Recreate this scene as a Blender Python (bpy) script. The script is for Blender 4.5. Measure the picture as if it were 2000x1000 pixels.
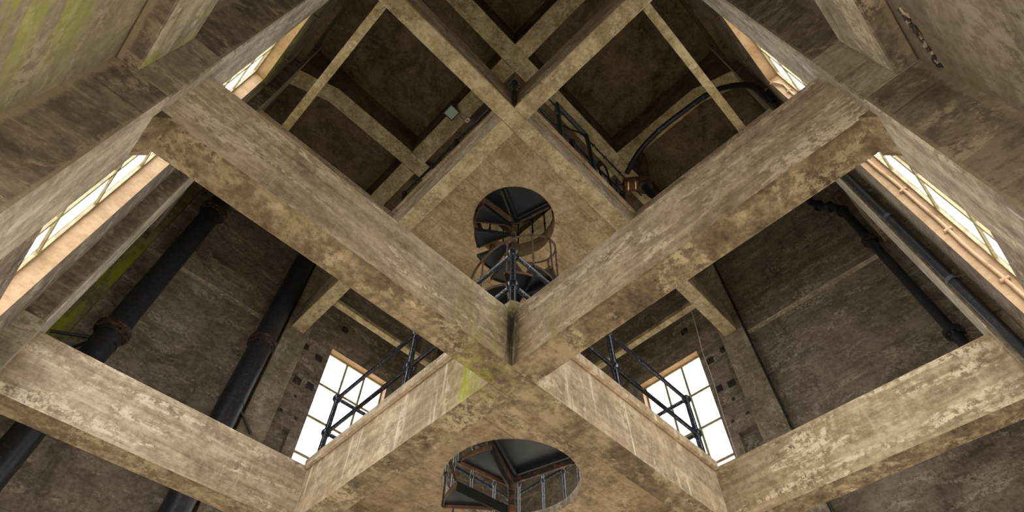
import bpy, math, random
from mathutils import Vector, Matrix
R = random.Random(7)
sc = bpy.context.scene
for o in list(bpy.data.objects): bpy.data.objects.remove(o)

# ---------------------------------------------------------------- camera
H = 1.6                                    # eye height; heights below are given from the eye
F_PX, PITCH, YAW, ROLL, CY = 1121.05, 0.9197, -0.0075, 0.0115, 565.29
def cam_basis():
    s = math.sqrt(.5)
    def w(r, up, d):
        cr, sr = math.cos(ROLL), math.sin(ROLL)
        r, up = cr * r - sr * up, sr * r + cr * up
        cp, sp = math.cos(PITCH), math.sin(PITCH)
        y, z, x = d * cp - up * sp, d * sp + up * cp, r
        c, sn = math.cos(YAW), math.sin(YAW)
        x, y = c * x + sn * y, -sn * x + c * y
        return Vector((s * (x + y), s * (y - x), z))
    return w(1, 0, 0), w(0, 1, 0), w(0, 0, 1)
r_, u_, f_ = cam_basis()
cam = bpy.data.objects.new('camera', bpy.data.cameras.new('camera'))
sc.collection.objects.link(cam)
M = Matrix((r_, u_, -f_)).transposed().to_4x4()
M.translation = (0, 0, H)
cam.matrix_world = M
cam.data.sensor_width = 36
cam.data.lens = F_PX / 2000 * 36
cam.data.shift_y = (CY - 500) / 2000
cam.data.clip_start = .05
sc.camera = cam

# ---------------------------------------------------------------- world, exposure
wd = bpy.data.worlds.new('overcast_sky'); sc.world = wd; wd.use_nodes = True
bg = wd.node_tree.nodes['Background']
bg.inputs[0].default_value = (.94, .965, 1.0, 1)
bg.inputs[1].default_value = 8.0
vs = sc.view_settings
vs.view_transform = 'Standard'; vs.look = 'None'; vs.gamma = 1; vs.use_curve_mapping = False
vs.exposure = 0.0
cy = sc.cycles
cy.max_bounces = 10; cy.diffuse_bounces = 8; cy.glossy_bounces = 3; cy.transparent_max_bounces = 12
cy.caustics_reflective = False; cy.caustics_refractive = False
cy.sample_clamp_indirect = 12

# ---------------------------------------------------------------- materials
def mat(name):
    m = bpy.data.materials.new(name); m.use_nodes = True
    nt = m.node_tree; b = nt.nodes['Principled BSDF']
    return m, nt, b
def srgb(r, g, b):
    f = lambda c: (c / 255 / 12.92) if c <= 10 else ((c / 255 + .055) / 1.055) ** 2.4
    return (f(r), f(g), f(b), 1)
class NT:
    def __init__(s, nt): s.nt = nt
    def n(s, t, **k):
        d = s.nt.nodes.new(t)
        for a, v in k.items(): setattr(d, a, v)
        return d
    def l(s, a, b): s.nt.links.new(a, b)
    def pos(s, scale=(1, 1, 1), off=(0, 0, 0)):
        g = s.n('ShaderNodeNewGeometry'); mp = s.n('ShaderNodeMapping')
        mp.inputs['Scale'].default_value = scale; mp.inputs['Location'].default_value = off
        s.l(g.outputs['Position'], mp.inputs['Vector']); return mp.outputs[0]
    def noise(s, vec, scale, detail=6, rough=.6, dist=0.0):
        d = s.n('ShaderNodeTexNoise'); s.l(vec, d.inputs['Vector'])
        d.inputs['Scale'].default_value = scale; d.inputs['Detail'].default_value = detail
        d.inputs['Roughness'].default_value = rough; d.inputs['Distortion'].default_value = dist
        return d.outputs['Fac']
    def math(s, op, a, b=None, clamp=False):
        d = s.n('ShaderNodeMath', operation=op, use_clamp=clamp)
        for i, v in enumerate((a, b)):
            if v is None: continue
            if isinstance(v, (int, float)): d.inputs[i].default_value = v
            else: s.l(v, d.inputs[i])
        return d.outputs[0]
    def ramp(s, fac, stops, interp='LINEAR'):
        d = s.n('ShaderNodeValToRGB'); e = d.color_ramp.elements; d.color_ramp.interpolation = interp
        while len(e) < len(stops): e.new(.5)
        for i, (p, c) in enumerate(stops): e[i].position = p; e[i].color = c
        s.l(fac, d.inputs[0]); return d.outputs[0]
    def step(s, fac, a, b):
        d = s.n('ShaderNodeMapRange'); d.interpolation_type = 'SMOOTHSTEP'
        s.l(fac, d.inputs[0]); d.inputs[1].default_value = a; d.inputs[2].default_value = b
        return d.outputs[0]
    def mix(s, fac, a, b, blend='MIX'):
        d = s.n('ShaderNodeMix', data_type='RGBA', blend_type=blend)
        if isinstance(fac, (int, float)): d.inputs[0].default_value = fac
        else: s.l(fac, d.inputs[0])
        for i, v in ((6, a), (7, b)):
            if isinstance(v, tuple): d.inputs[i].default_value = v
            else: s.l(v, d.inputs[i])
        return d.outputs[2]
    def near(s, p, r0, r1, squash=(1, 1, 1)):
        """1 within r0 of a point of the building, 0 beyond r1"""
        g = s.n('ShaderNodeNewGeometry'); a = s.n('ShaderNodeVectorMath', operation='SUBTRACT')
        s.l(g.outputs['Position'], a.inputs[0]); a.inputs[1].default_value = (p[0], p[1], p[2] + H)
        m = s.n('ShaderNodeVectorMath', operation='MULTIPLY'); s.l(a.outputs[0], m.inputs[0]); m.inputs[1].default_value = squash
        q = s.n('ShaderNodeVectorMath', operation='LENGTH'); s.l(m.outputs[0], q.inputs[0])
        d = s.n('ShaderNodeMapRange'); d.interpolation_type = 'SMOOTHSTEP'; s.l(q.outputs['Value'], d.inputs[0])
        d.inputs[1].default_value = r0; d.inputs[2].default_value = r1; d.inputs[3].default_value = 1; d.inputs[4].default_value = 0
        return d.outputs[0]

GREEN = srgb(150, 158, 20)
def concrete(name, dark, mid, light, streak=(.7, .7, 9), sc_big=1.1, pale=None, pale_amt=.0, pale_scale=(1.5, 1.5, 5), stain=.35,
             stain_col=None, algae=None, drips=0.0, lines=None, dark_spots=(), bump=.4, bands=(), seed=0.0, contrast=1.0, specks=.3, scratch=.35, sw=.24):
    m, nt, b = mat(name); k = NT(nt); o = (seed, seed * 1.7, seed * .6)
    P = k.pos(off=o)
    big = k.noise(P, sc_big, 6, .66, .6)
    stv = k.pos(streak, o); st = k.noise(stv, 1.6, 5, .62, .25)
    fine = k.noise(P, 16, 4, .75)
    med = k.noise(P, 4.2, 6, .74, .4)
    f = k.math('ADD', k.math('MULTIPLY', big, .30), k.math('ADD', k.math('MULTIPLY', st, sw), k.math('ADD', k.math('MULTIPLY', fine, .25), k.math('MULTIPLY', med, .48 - sw))))
    w = .085 / contrast
    col = k.ramp(f, [(.5 - w, dark), (.5, mid), (.5 + w, light)])
    if pale_amt:
        pv = k.pos(pale_scale, (seed + 3, 1.3, 2.2)); pn = k.noise(pv, 1.0, 7, .74, .8)
        pf = k.math('MULTIPLY', k.step(pn, .50, .62), pale_amt)
        pf = k.math('MULTIPLY', pf, k.step(fine, .42, .54))
        col = k.mix(pf, col, pale or light)
    if drips:
        dv = k.pos((7, 7, .35), (seed + 9, .4, 0)); dn = k.noise(dv, 1.4, 5, .7)
        col = k.mix(k.math('MULTIPLY', k.step(dn, .56, .68), drips), col, pale or light)
    if scratch:
        cv = k.pos(tuple(q * (1 if q < 3 else 7) for q in streak), (seed + 1, 4, 7)); cn = k.noise(cv, 1.1, 3, .5, .15)
        col = k.mix(k.math('MULTIPLY', k.math('MULTIPLY', k.step(cn, .60, .70), k.step(med, .47, .6)), scratch), col, pale or light)
    sn = k.noise(P, .75, 7, .72, 1.0)
    col = k.mix(k.math('MULTIPLY', k.step(sn, .52, .66), stain), col, stain_col or tuple(c * .45 for c in dark[:3]) + (1,))
    if specks:
        sp = k.noise(P, 38, 3, .6)
        col = k.mix(k.math('MULTIPLY', k.step(sp, .66, .74), specks), col, tuple(c * .3 for c in dark[:3]) + (1,))
        col = k.mix(k.math('MULTIPLY', k.step(k.noise(P, 5.5, 6, .8), .66, .72), specks * .9), col, pale or light)
    if lines:                                       # shuttering joints: thin dark lines at regular heights / lengths
        g = k.n('ShaderNodeSeparateXYZ'); k.l(k.pos(), g.inputs[0])
        for ax, period, off, amt in lines:
            wob = k.math('MULTIPLY', k.math('SUBTRACT', big, .5), .03)
            t = k.math('FRACT', k.math('ADD', k.math('DIVIDE', k.math('ADD', g.outputs[ax], wob), period), off))
            d = k.math('ABSOLUTE', k.math('SUBTRACT', t, .5))
            ln = k.math('SUBTRACT', 1, k.step(d, .004 / period, .012 / period))
            col = k.mix(k.math('MULTIPLY', k.math('MULTIPLY', ln, amt), k.step(st, .35, .6)), col, tuple(c * .35 for c in dark[:3]) + (1,))
    for ax, v0, wd_, amt, c in bands:               # mortar smears along an arris
        g = k.n('ShaderNodeSeparateXYZ'); k.l(k.pos(), g.inputs[0])
        d = k.math('ABSOLUTE', k.math('SUBTRACT', g.outputs[ax], v0))
        d = k.math('ADD', d, k.math('MULTIPLY', k.math('SUBTRACT', med, .5), wd_ * 3))
        col = k.mix(k.math('MULTIPLY', k.math('SUBTRACT', 1, k.step(d, wd_ * .5, wd_)), amt), col, c)
    for p, r0, r1, sq, amt, c in dark_spots:        # water stains below leaks
        dn_ = k.noise(k.pos((14, 14, 1.2), (seed, 0, 0)), 1.5, 5, .6)
        col = k.mix(k.math('MULTIPLY', k.math('MULTIPLY', k.near(p, r0, r1, sq), amt), k.step(dn_, .3, .52)), col, c)
    if algae:
        for p, r0, r1, sq, amt, stv_ in algae:
            an = k.noise(k.pos(stv_, (seed + 5, 2, 1)), 1.5, 7, .65, .3)
            af = k.math('MULTIPLY', k.math('MULTIPLY', k.near(p, r0, r1, sq), k.step(an, .47, .62)), amt)
            col = k.mix(af, col, GREEN)
    k.l(col, b.inputs['Base Color'])
    b.inputs['Roughness'].default_value = .88
    b.inputs['Specular IOR Level'].default_value = .25
    bm = k.n('ShaderNodeBump'); bm.inputs['Strength'].default_value = bump; bm.inputs['Distance'].default_value = .02
    hgt = k.math('ADD', k.math('MULTIPLY', fine, .6), k.math('MULTIPLY', st, .5))
    k.l(hgt, bm.inputs['Height']); k.l(bm.outputs[0], b.inputs['Normal'])
    return m
def paint(name, col, rust=None, rust_amt=.0, rough=.45, metal=0.0, wear=None, wear_amt=0.0, scale=9, bump=.15):
    m, nt, b = mat(name); k = NT(nt); P = k.pos()
    n1 = k.noise(P, scale, 8, .7); n2 = k.noise(P, scale * 4, 5, .65)
    c = k.ramp(n2, [(.3, tuple(x * .7 for x in col[:3]) + (1,)), (.7, tuple(min(1, x * 1.35) for x in col[:3]) + (1,))])
    if wear: c = k.mix(k.math('MULTIPLY', k.step(n2, .55, .64), wear_amt), c, wear)
    if rust: c = k.mix(k.math('MULTIPLY', k.step(n1, .5, .62), rust_amt), c, rust)
    k.l(c, b.inputs['Base Color']); b.inputs['Roughness'].default_value = rough; b.inputs['Metallic'].default_value = metal
    bm = k.n('ShaderNodeBump'); bm.inputs['Strength'].default_value = bump; bm.inputs['Distance'].default_value = .006
    k.l(n2, bm.inputs['Height']); k.l(bm.outputs[0], b.inputs['Normal'])
    return m

PALE = srgb(222, 208, 184)
INK = srgb(38, 30, 24)
M_ = {}
M_['side'] = concrete('beam_side_concrete', srgb(115, 100, 82), srgb(156, 139, 116), srgb(189, 172, 148), (.6, .6, 8), pale=PALE, pale_amt=.8,
    pale_scale=(1.1, 1.1, 4.5), stain=.35, stain_col=srgb(100, 84, 66), lines=((2, .39, .1, .16),), sw=.28, drips=.18,
    dark_spots=(((2.46, 2.49, 3.9), .02, .15, (1, 1, .16), .92, INK), ((2.46, 2.49, 10.2), .02, .16, (1, 1, .2), .85, INK)),
    algae=(((2.4, 2.4, 3.8), .2, 1.15, (1, 1, .8), .34, (6, 6, .5)), ((2.46, 3.1, 3.9), .1, .55, (1, 1, .4), .7, (5, 5, .3))))
M_['side_drip'] = concrete('drip_streaked_concrete', srgb(124, 106, 84), srgb(160, 140, 113), srgb(190, 170, 142), (.6, .6, 6), pale=srgb(226, 212, 190), pale_amt=.4,
    pale_scale=(3, 3, 1), stain=.25, stain_col=srgb(112, 92, 70), drips=.75, seed=4.0,
    algae=(((2.46, 3.05, 3.9), .1, .5, (1, 1, .35), .7, (5, 5, .3)),))
M_['side_tan'] = concrete('sandy_beam_concrete', srgb(114, 97, 73), srgb(152, 133, 105), srgb(184, 165, 136), (.6, .6, 8), pale=srgb(222, 206, 176), pale_amt=.8,
    pale_scale=(1.1, 1.1, 4.5), stain=.3, stain_col=srgb(108, 86, 58), sw=.28, drips=.18, seed=11.0)
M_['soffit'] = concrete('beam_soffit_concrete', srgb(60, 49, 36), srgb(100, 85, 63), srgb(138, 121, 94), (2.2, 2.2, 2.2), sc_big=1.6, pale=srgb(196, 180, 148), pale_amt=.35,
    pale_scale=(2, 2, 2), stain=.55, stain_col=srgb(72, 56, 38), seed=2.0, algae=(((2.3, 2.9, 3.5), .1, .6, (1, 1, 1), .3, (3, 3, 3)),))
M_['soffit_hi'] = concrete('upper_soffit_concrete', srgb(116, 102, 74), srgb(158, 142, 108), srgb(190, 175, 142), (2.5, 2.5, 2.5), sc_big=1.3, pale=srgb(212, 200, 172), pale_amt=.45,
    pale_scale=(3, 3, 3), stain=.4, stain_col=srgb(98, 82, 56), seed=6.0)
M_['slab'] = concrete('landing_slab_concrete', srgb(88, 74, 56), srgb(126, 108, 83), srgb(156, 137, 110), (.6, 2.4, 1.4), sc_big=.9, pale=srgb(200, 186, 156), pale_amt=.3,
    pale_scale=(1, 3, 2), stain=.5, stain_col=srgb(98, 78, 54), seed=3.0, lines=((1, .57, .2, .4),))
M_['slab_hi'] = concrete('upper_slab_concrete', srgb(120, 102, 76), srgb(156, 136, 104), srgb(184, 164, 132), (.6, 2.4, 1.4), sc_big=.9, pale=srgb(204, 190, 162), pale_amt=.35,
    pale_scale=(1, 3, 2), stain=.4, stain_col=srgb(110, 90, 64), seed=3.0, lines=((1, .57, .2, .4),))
M_['wall'] = concrete('dark_wall_concrete', srgb(84, 74, 64), srgb(118, 106, 93), srgb(146, 134, 119), (.5, .5, 4), sc_big=.6, pale=srgb(196, 186, 166), pale_amt=.5,
    pale_scale=(1.2, 1.2, 4), stain=.55, stain_col=srgb(54, 45, 38), seed=1.0, lines=((2, .9, .3, .3),), scratch=.12, sw=.16, contrast=.9,
    algae=(((-.85, 4.6, 10.5), .4, 1.9, (1, .8, 2.2), .9, (2, 2, 2)),))
M_['mossy'] = concrete('algae_stained_concrete', srgb(78, 72, 52), srgb(112, 104, 76), srgb(140, 132, 100), (.5, .5, 4), sc_big=.6, stain=.4, seed=1.0,
    algae=(((-.78, 9.6, 7.4), .8, 3.4, (4, 1, 1), 1.0, (2.5, 2.5, .5)),))
M_['wall_pale'] = concrete('pale_wall_concrete', srgb(108, 99, 80), srgb(132, 122, 100), srgb(156, 146, 123), (.45, .45, 3), sc_big=.9, pale=srgb(200, 188, 164), pale_amt=.3,
    pale_scale=(1, 1, 3), stain=.3, stain_col=srgb(108, 98, 70), seed=8.0, bump=.15, scratch=.1, contrast=.8,
    algae=(((-.96, .9, 2.6), .3, 1.7, (1, 1, 1), .75, (.8, .8, 6)),))
M_['wall_brown'] = concrete('brown_wall_concrete', srgb(84, 75, 63), srgb(108, 97, 83), srgb(130, 119, 104), (.45, .45, 3), sc_big=.9, pale=srgb(170, 160, 142), pale_amt=.3,
    pale_scale=(1, 1, 3), stain=.3, stain_col=srgb(96, 84, 58), seed=8.5, bump=.15, scratch=.15, contrast=.8,
    algae=(((2.3, -.96, 2.9), .1, .6, (1, 1, 1), .25, (6, 6, .8)),))
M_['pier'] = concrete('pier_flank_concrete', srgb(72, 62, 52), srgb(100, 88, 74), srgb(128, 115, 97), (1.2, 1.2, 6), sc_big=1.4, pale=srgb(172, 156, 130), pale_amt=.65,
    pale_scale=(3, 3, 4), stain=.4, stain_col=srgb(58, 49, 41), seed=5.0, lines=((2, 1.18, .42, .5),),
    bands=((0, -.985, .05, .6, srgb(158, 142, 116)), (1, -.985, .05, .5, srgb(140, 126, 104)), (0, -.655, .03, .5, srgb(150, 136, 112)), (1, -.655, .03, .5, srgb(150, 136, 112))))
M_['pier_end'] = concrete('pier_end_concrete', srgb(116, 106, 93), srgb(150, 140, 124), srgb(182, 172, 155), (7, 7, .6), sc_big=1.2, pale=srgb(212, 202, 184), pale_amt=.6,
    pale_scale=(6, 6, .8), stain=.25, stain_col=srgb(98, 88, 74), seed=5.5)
M_['pier_far'] = concrete('far_pier_concrete', srgb(92, 82, 67), srgb(122, 111, 93), srgb(150, 139, 119), (1.5, 1.5, 2), sc_big=1.2, pale=srgb(190, 180, 160), pale_amt=.5,
    pale_scale=(3, 3, 2), stain=.35, stain_col=srgb(80, 68, 55), seed=5.8, lines=((2, 1.6, .2, .5),))
M_['ceiling'] = concrete('shade_dark_ceiling_concrete', srgb(68, 56, 43), srgb(100, 85, 65), srgb(126, 109, 85), (1.5, 1.5, 1.5), sc_big=.8, pale=srgb(136, 118, 94), pale_amt=.25,
    pale_scale=(2, 2, 2), stain=.6, stain_col=srgb(38, 30, 23), seed=7.0)  # dim light under the roof is painted in as darker concrete
M_['node'] = concrete('pier_node_concrete', srgb(96, 87, 72), srgb(128, 117, 99), srgb(158, 147, 127), (.8, .8, 6), pale=srgb(180, 168, 146), pale_amt=.5, stain=.35, stain_col=srgb(84, 74, 60), seed=3.8)
M_['ring_face'] = concrete('ring_beam_face_concrete', srgb(112, 102, 84), srgb(146, 135, 114), srgb(176, 166, 146), (.6, .6, 5), pale=PALE, pale_amt=.5, stain=.3, stain_col=srgb(100, 88, 68), seed=3.5,
    algae=(((-.86, 1.9, 3.9), .2, 1.2, (1, 1, 1), .6, (3, 3, 1)),))
M_['floor'] = concrete('floor_concrete', srgb(150, 138, 118), srgb(176, 164, 144), srgb(196, 186, 168), (1, 1, 1), seed=9.0, stain=.2)
M_['ground'] = concrete('outside_paving', srgb(150, 142, 128), srgb(170, 162, 148), srgb(190, 182, 168), (1, 1, 1), seed=9.5, stain=.1, specks=0)
M_['cream'] = concrete('cream_reveal_paint', srgb(154, 124, 94), srgb(174, 143, 112), srgb(190, 160, 128), (1.2, 1.2, 1.2), sc_big=2, pale_amt=0, stain=.22, stain_col=srgb(150, 120, 60), seed=2.5, bump=.1, specks=.12,
    algae=(((-.95, 5.1, 8.6), .2, 2.4, (1, 1, 1), .4, (4, 4, 1.5)), ((-.95, 4.4, 10.05), .2, 1.4, (1, 1, 1), .5, (4, 4, 4))))
M_['frame'] = paint('weathered_window_paint', srgb(160, 150, 112), rust=srgb(120, 92, 40), rust_amt=.6, rough=.6, scale=6)
M_['black'] = paint('black_pipe_paint', srgb(34, 34, 38), rust=srgb(70, 46, 32), rust_amt=.25, rough=.42, wear=srgb(96, 92, 88), wear_amt=.25, scale=5)
M_['flange'] = paint('rust_streaked_iron', srgb(38, 34, 34), rust=srgb(112, 70, 42), rust_amt=.8, rough=.65, scale=14)
M_['rail'] = paint('worn_black_rail_paint', srgb(44, 46, 52), rust=srgb(30, 28, 28), rust_amt=.5, rough=.28, metal=.55, wear=srgb(170, 170, 172), wear_amt=.55, scale=10)
M_['stair'] = paint('dark_stair_iron', srgb(19, 20, 24), rust=srgb(44, 31, 24), rust_amt=.3, rough=.5, scale=6)
M_['rust'] = paint('rusted_stair_iron', srgb(84, 62, 48), rust=srgb(126, 84, 56), rust_amt=.7, rough=.75, wear=srgb(50, 40, 36), wear_amt=.6, scale=18)
M_['baluster'] = paint('worn_baluster_iron', srgb(58, 56, 58), rust=srgb(110, 74, 52), rust_amt=.45, rough=.35, metal=.4, wear=srgb(168, 164, 160), wear_amt=.5, scale=12)
M_['brass'] = paint('brass_band', srgb(204, 160, 96), rough=.3, metal=.9)
M_['steel'] = paint('grey_painted_steel', srgb(70, 80, 80), rough=.5, wear=srgb(120, 130, 126), wear_amt=.3)
M_['white'] = paint('white_plastic', srgb(214, 204, 190), rough=.5)
M_['string'] = paint('pale_cord', srgb(190, 182, 168), rough=.8)
M_['joist'] = M_['soffit_hi']
m, nt, b = mat('floodlight_glass'); b.inputs['Base Color'].default_value = srgb(168, 188, 172); b.inputs['Roughness'].default_value = .25; M_['lampglass'] = m
m, nt, b = mat('window_glass')
k = NT(nt); tr = k.n('ShaderNodeBsdfTransparent'); tr.inputs[0].default_value = (.96, .97, .96, 1)
gl = k.n('ShaderNodeBsdfGlossy'); gl.inputs['Roughness'].default_value = .05
mx = k.n('ShaderNodeMixShader'); mx.inputs[0].default_value = .05
k.l(tr.outputs[0], mx.inputs[1]); k.l(gl.outputs[0], mx.inputs[2])
k.l(mx.outputs[0], nt.nodes['Material Output'].inputs[0]); M_['glass'] = m

# ---------------------------------------------------------------- mesh helpers
class MB:
    def __init__(s): s.v, s.f, s.m = [], [], []
    def add(s, vs, fs, mi=0):
        o = len(s.v); s.v += [tuple(p) for p in vs]
        for i, f in enumerate(fs):
            s.f.append([o + j for j in f]); s.m.append(mi[i] if isinstance(mi, list) else mi)
        return s
    def box(s, x0, x1, y0, y1, z0, z1, mi=0, ch=0.0):
        if ch <= 0:
            v = [(x, y, z) for z in (z0, z1) for y in (y0, y1) for x in (x0, x1)]
            return s.add(v, [(0, 2, 3, 1), (4, 5, 7, 6), (0, 1, 5, 4), (2, 6, 7, 3), (0, 4, 6, 2), (1, 3, 7, 5)], mi)
        c = ch; v = []; f = []
        X, Y, Z = (x0, x1), (y0, y1), (z0, z1); sg = (1, -1)
        idx = {}
        for i in (0, 1):
            for j in (0, 1):
                for l in (0, 1):
                    for a in range(3):
                        p = [X[i] + sg[i] * c, Y[j] + sg[j] * c, Z[l] + sg[l] * c]
                        p[a] = (X[i], Y[j], Z[l])[a]
                        idx[i, j, l, a] = len(v); v.append(tuple(p))
        for a in range(3):
            b_, c_ = [q for q in range(3) if q != a]
            for s_ in (0, 1):
                q = []
                for pb, pc in ((0, 0), (1, 0), (1, 1), (0, 1)):
                    t = [0, 0, 0]; t[a] = s_; t[b_] = pb; t[c_] = pc; q.append(idx[t[0], t[1], t[2], a])
                f.append(q)
            for pb in (0, 1):
                for pc in (0, 1):
                    t = [0, 0, 0]; t[b_] = pb; t[c_] = pc
                    t0 = list(t); t1 = list(t); t1[a] = 1
                    f.append([idx[(*t0, b_)], idx[(*t1, b_)], idx[(*t1, c_)], idx[(*t0, c_)]])
        for i in (0, 1):
            for j in (0, 1):
                for l in (0, 1): f.append([idx[i, j, l, 0], idx[i, j, l, 1], idx[i, j, l, 2]])
        return s.add(v, f, mi)
    def tube(s, path, r, n=12, mi=0, caps=True):
        P = [Vector(p) for p in path]; m = len(P)
        rr = r if isinstance(r, (list, tuple)) else [r] * m
        T = []
        for i in range(m):
            a, b_ = P[max(0, i - 1)], P[min(m - 1, i + 1)]
            T.append((b_ - a).normalized() if (b_ - a).length > 1e-9 else (T[-1] if T else Vector((0, 0, 1))))
        up = Vector((0, 0, 1)) if abs(T[0].z) < .9 else Vector((1, 0, 0))
        nx = T[0].cross(up).normalized(); v = []
        for i in range(m):
            nx = (nx - T[i] * nx.dot(T[i])).normalized(); ny = T[i].cross(nx)
            for j in range(n):
                a = 2 * math.pi * j / n; v.append(tuple(P[i] + (nx * math.cos(a) + ny * math.sin(a)) * rr[i]))
        f = [(i * n + j, i * n + (j + 1) % n, (i + 1) * n + (j + 1) % n, (i + 1) * n + j) for i in range(m - 1) for j in range(n)]
        if caps: f += [tuple(range(n - 1, -1, -1)), tuple(range((m - 1) * n, m * n))]
        return s.add(v, f, mi)
    def lathe(s, c, prof, n=16, axis=(0, 0, 1), mi=0):
        """prof: (r, h) along axis from c"""
        A = Vector(axis).normalized(); p = [Vector(c) + A * h for _, h in prof]
        return s._rings(p, [max(q, 1e-4) for q, _ in prof], A, n, mi)
    def _rings(s, P, rr, A, n, mi):
        up = Vector((0, 0, 1)) if abs(A.z) < .9 else Vector((1, 0, 0))
        nx = A.cross(up).normalized(); ny = A.cross(nx); v = []
        for p, r in zip(P, rr):
            for j in range(n):
                a = 2 * math.pi * j / n; v.append(tuple(p + (nx * math.cos(a) + ny * math.sin(a)) * r))
        m = len(P)
        f = [(i * n + j, i * n + (j + 1) % n, (i + 1) * n + (j + 1) % n, (i + 1) * n + j) for i in range(m - 1) for j in range(n)]
        f += [tuple(range(n - 1, -1, -1)), tuple(range((m - 1) * n, m * n))]
        return s.add(v, f, mi)
    def sphere(s, c, r, n=14, m=8):
        return s.lathe((c[0], c[1], c[2]), [(r * math.sin(math.pi * i / m), -r * math.cos(math.pi * i / m)) for i in range(m + 1)], n)
    def build(s, name, mats, parent=None, smooth=False, fix=True):
        me = bpy.data.meshes.new(name)
        o = bpy.data.objects.new(name, me); sc.collection.objects.link(o)
        cx = (min(p[0] for p in s.v) + max(p[0] for p in s.v)) / 2
        cy_ = (min(p[1] for p in s.v) + max(p[1] for p in s.v)) / 2
        cz = min(p[2] for p in s.v)
        me.from_pydata([(p[0] - cx, p[1] - cy_, p[2] - cz) for p in s.v], [], s.f)
        for mm in (mats if isinstance(mats, list) else [mats]): me.materials.append(M_[mm])
        me.polygons.foreach_set('material_index', s.m)
        if fix:
            import bmesh
            bm = bmesh.new(); bm.from_mesh(me); bmesh.ops.recalc_face_normals(bm, faces=bm.faces); bm.to_mesh(me); bm.free()
        if smooth:
            me.polygons.foreach_set('use_smooth', [True] * len(me.polygons))
            me.set_sharp_from_angle(angle=math.radians(40))
        me.update()
        w = Vector((cx, cy_, cz + H))
        if parent: o.parent = parent; o.location = w - base_of(parent)
        else: o.location = w
        return o
def base_of(p):
    w = Vector(p.location)
    while p.parent: p = p.parent; w = w + Vector(p.location)
    return w
def tag(o, label=None, cat=None, group=None, kind=None):
    if label: o['label'] = label
    if cat: o['category'] = cat
    if group: o['group'] = group
    if kind: o['kind'] = kind
    return o
def thing(name, loc, label, cat, group=None):
    o = bpy.data.objects.new(name, None); sc.collection.objects.link(o); o.empty_display_size = .1
    o.location = (loc[0], loc[1], loc[2] + H)
    return tag(o, label, cat, group)
def struct(o, label=None): return tag(o, label, None, None, 'structure')

# ---------------------------------------------------------------- levels and grid lines (metres, heights from the eye)
N0, F0 = -.86, 9.75                 # inner wall planes
REC = .13                           # corner-bay panels lie this much further out
PIER = .21                          # piers project this far
PE0, PE1 = N0 + PIER, F0 - PIER     # pier ends
U1, U2, V1, V2 = 2.61, 6.10, 2.64, 6.175
L2 = (3.5, 4.276, .294)
L1 = (9.73, 10.465, .310)
L0 = (13.5, 14.5, .424)
TOP = 14.5

# ---------------------------------------------------------------- floor, outside ground, ceiling
struct(MB().box(-1.4, 10.3, -1.4, 10.3, -1.9, -1.6).build('floor', 'floor'))
struct(MB().box(-60, 70, -60, 70, -2.3, -1.92).build('ground_outside', 'ground'))
struct(MB().box(-1.4, 10.3, -1.4, 10.3, TOP, TOP + .35).build('ceiling', 'ceiling'))

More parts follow.
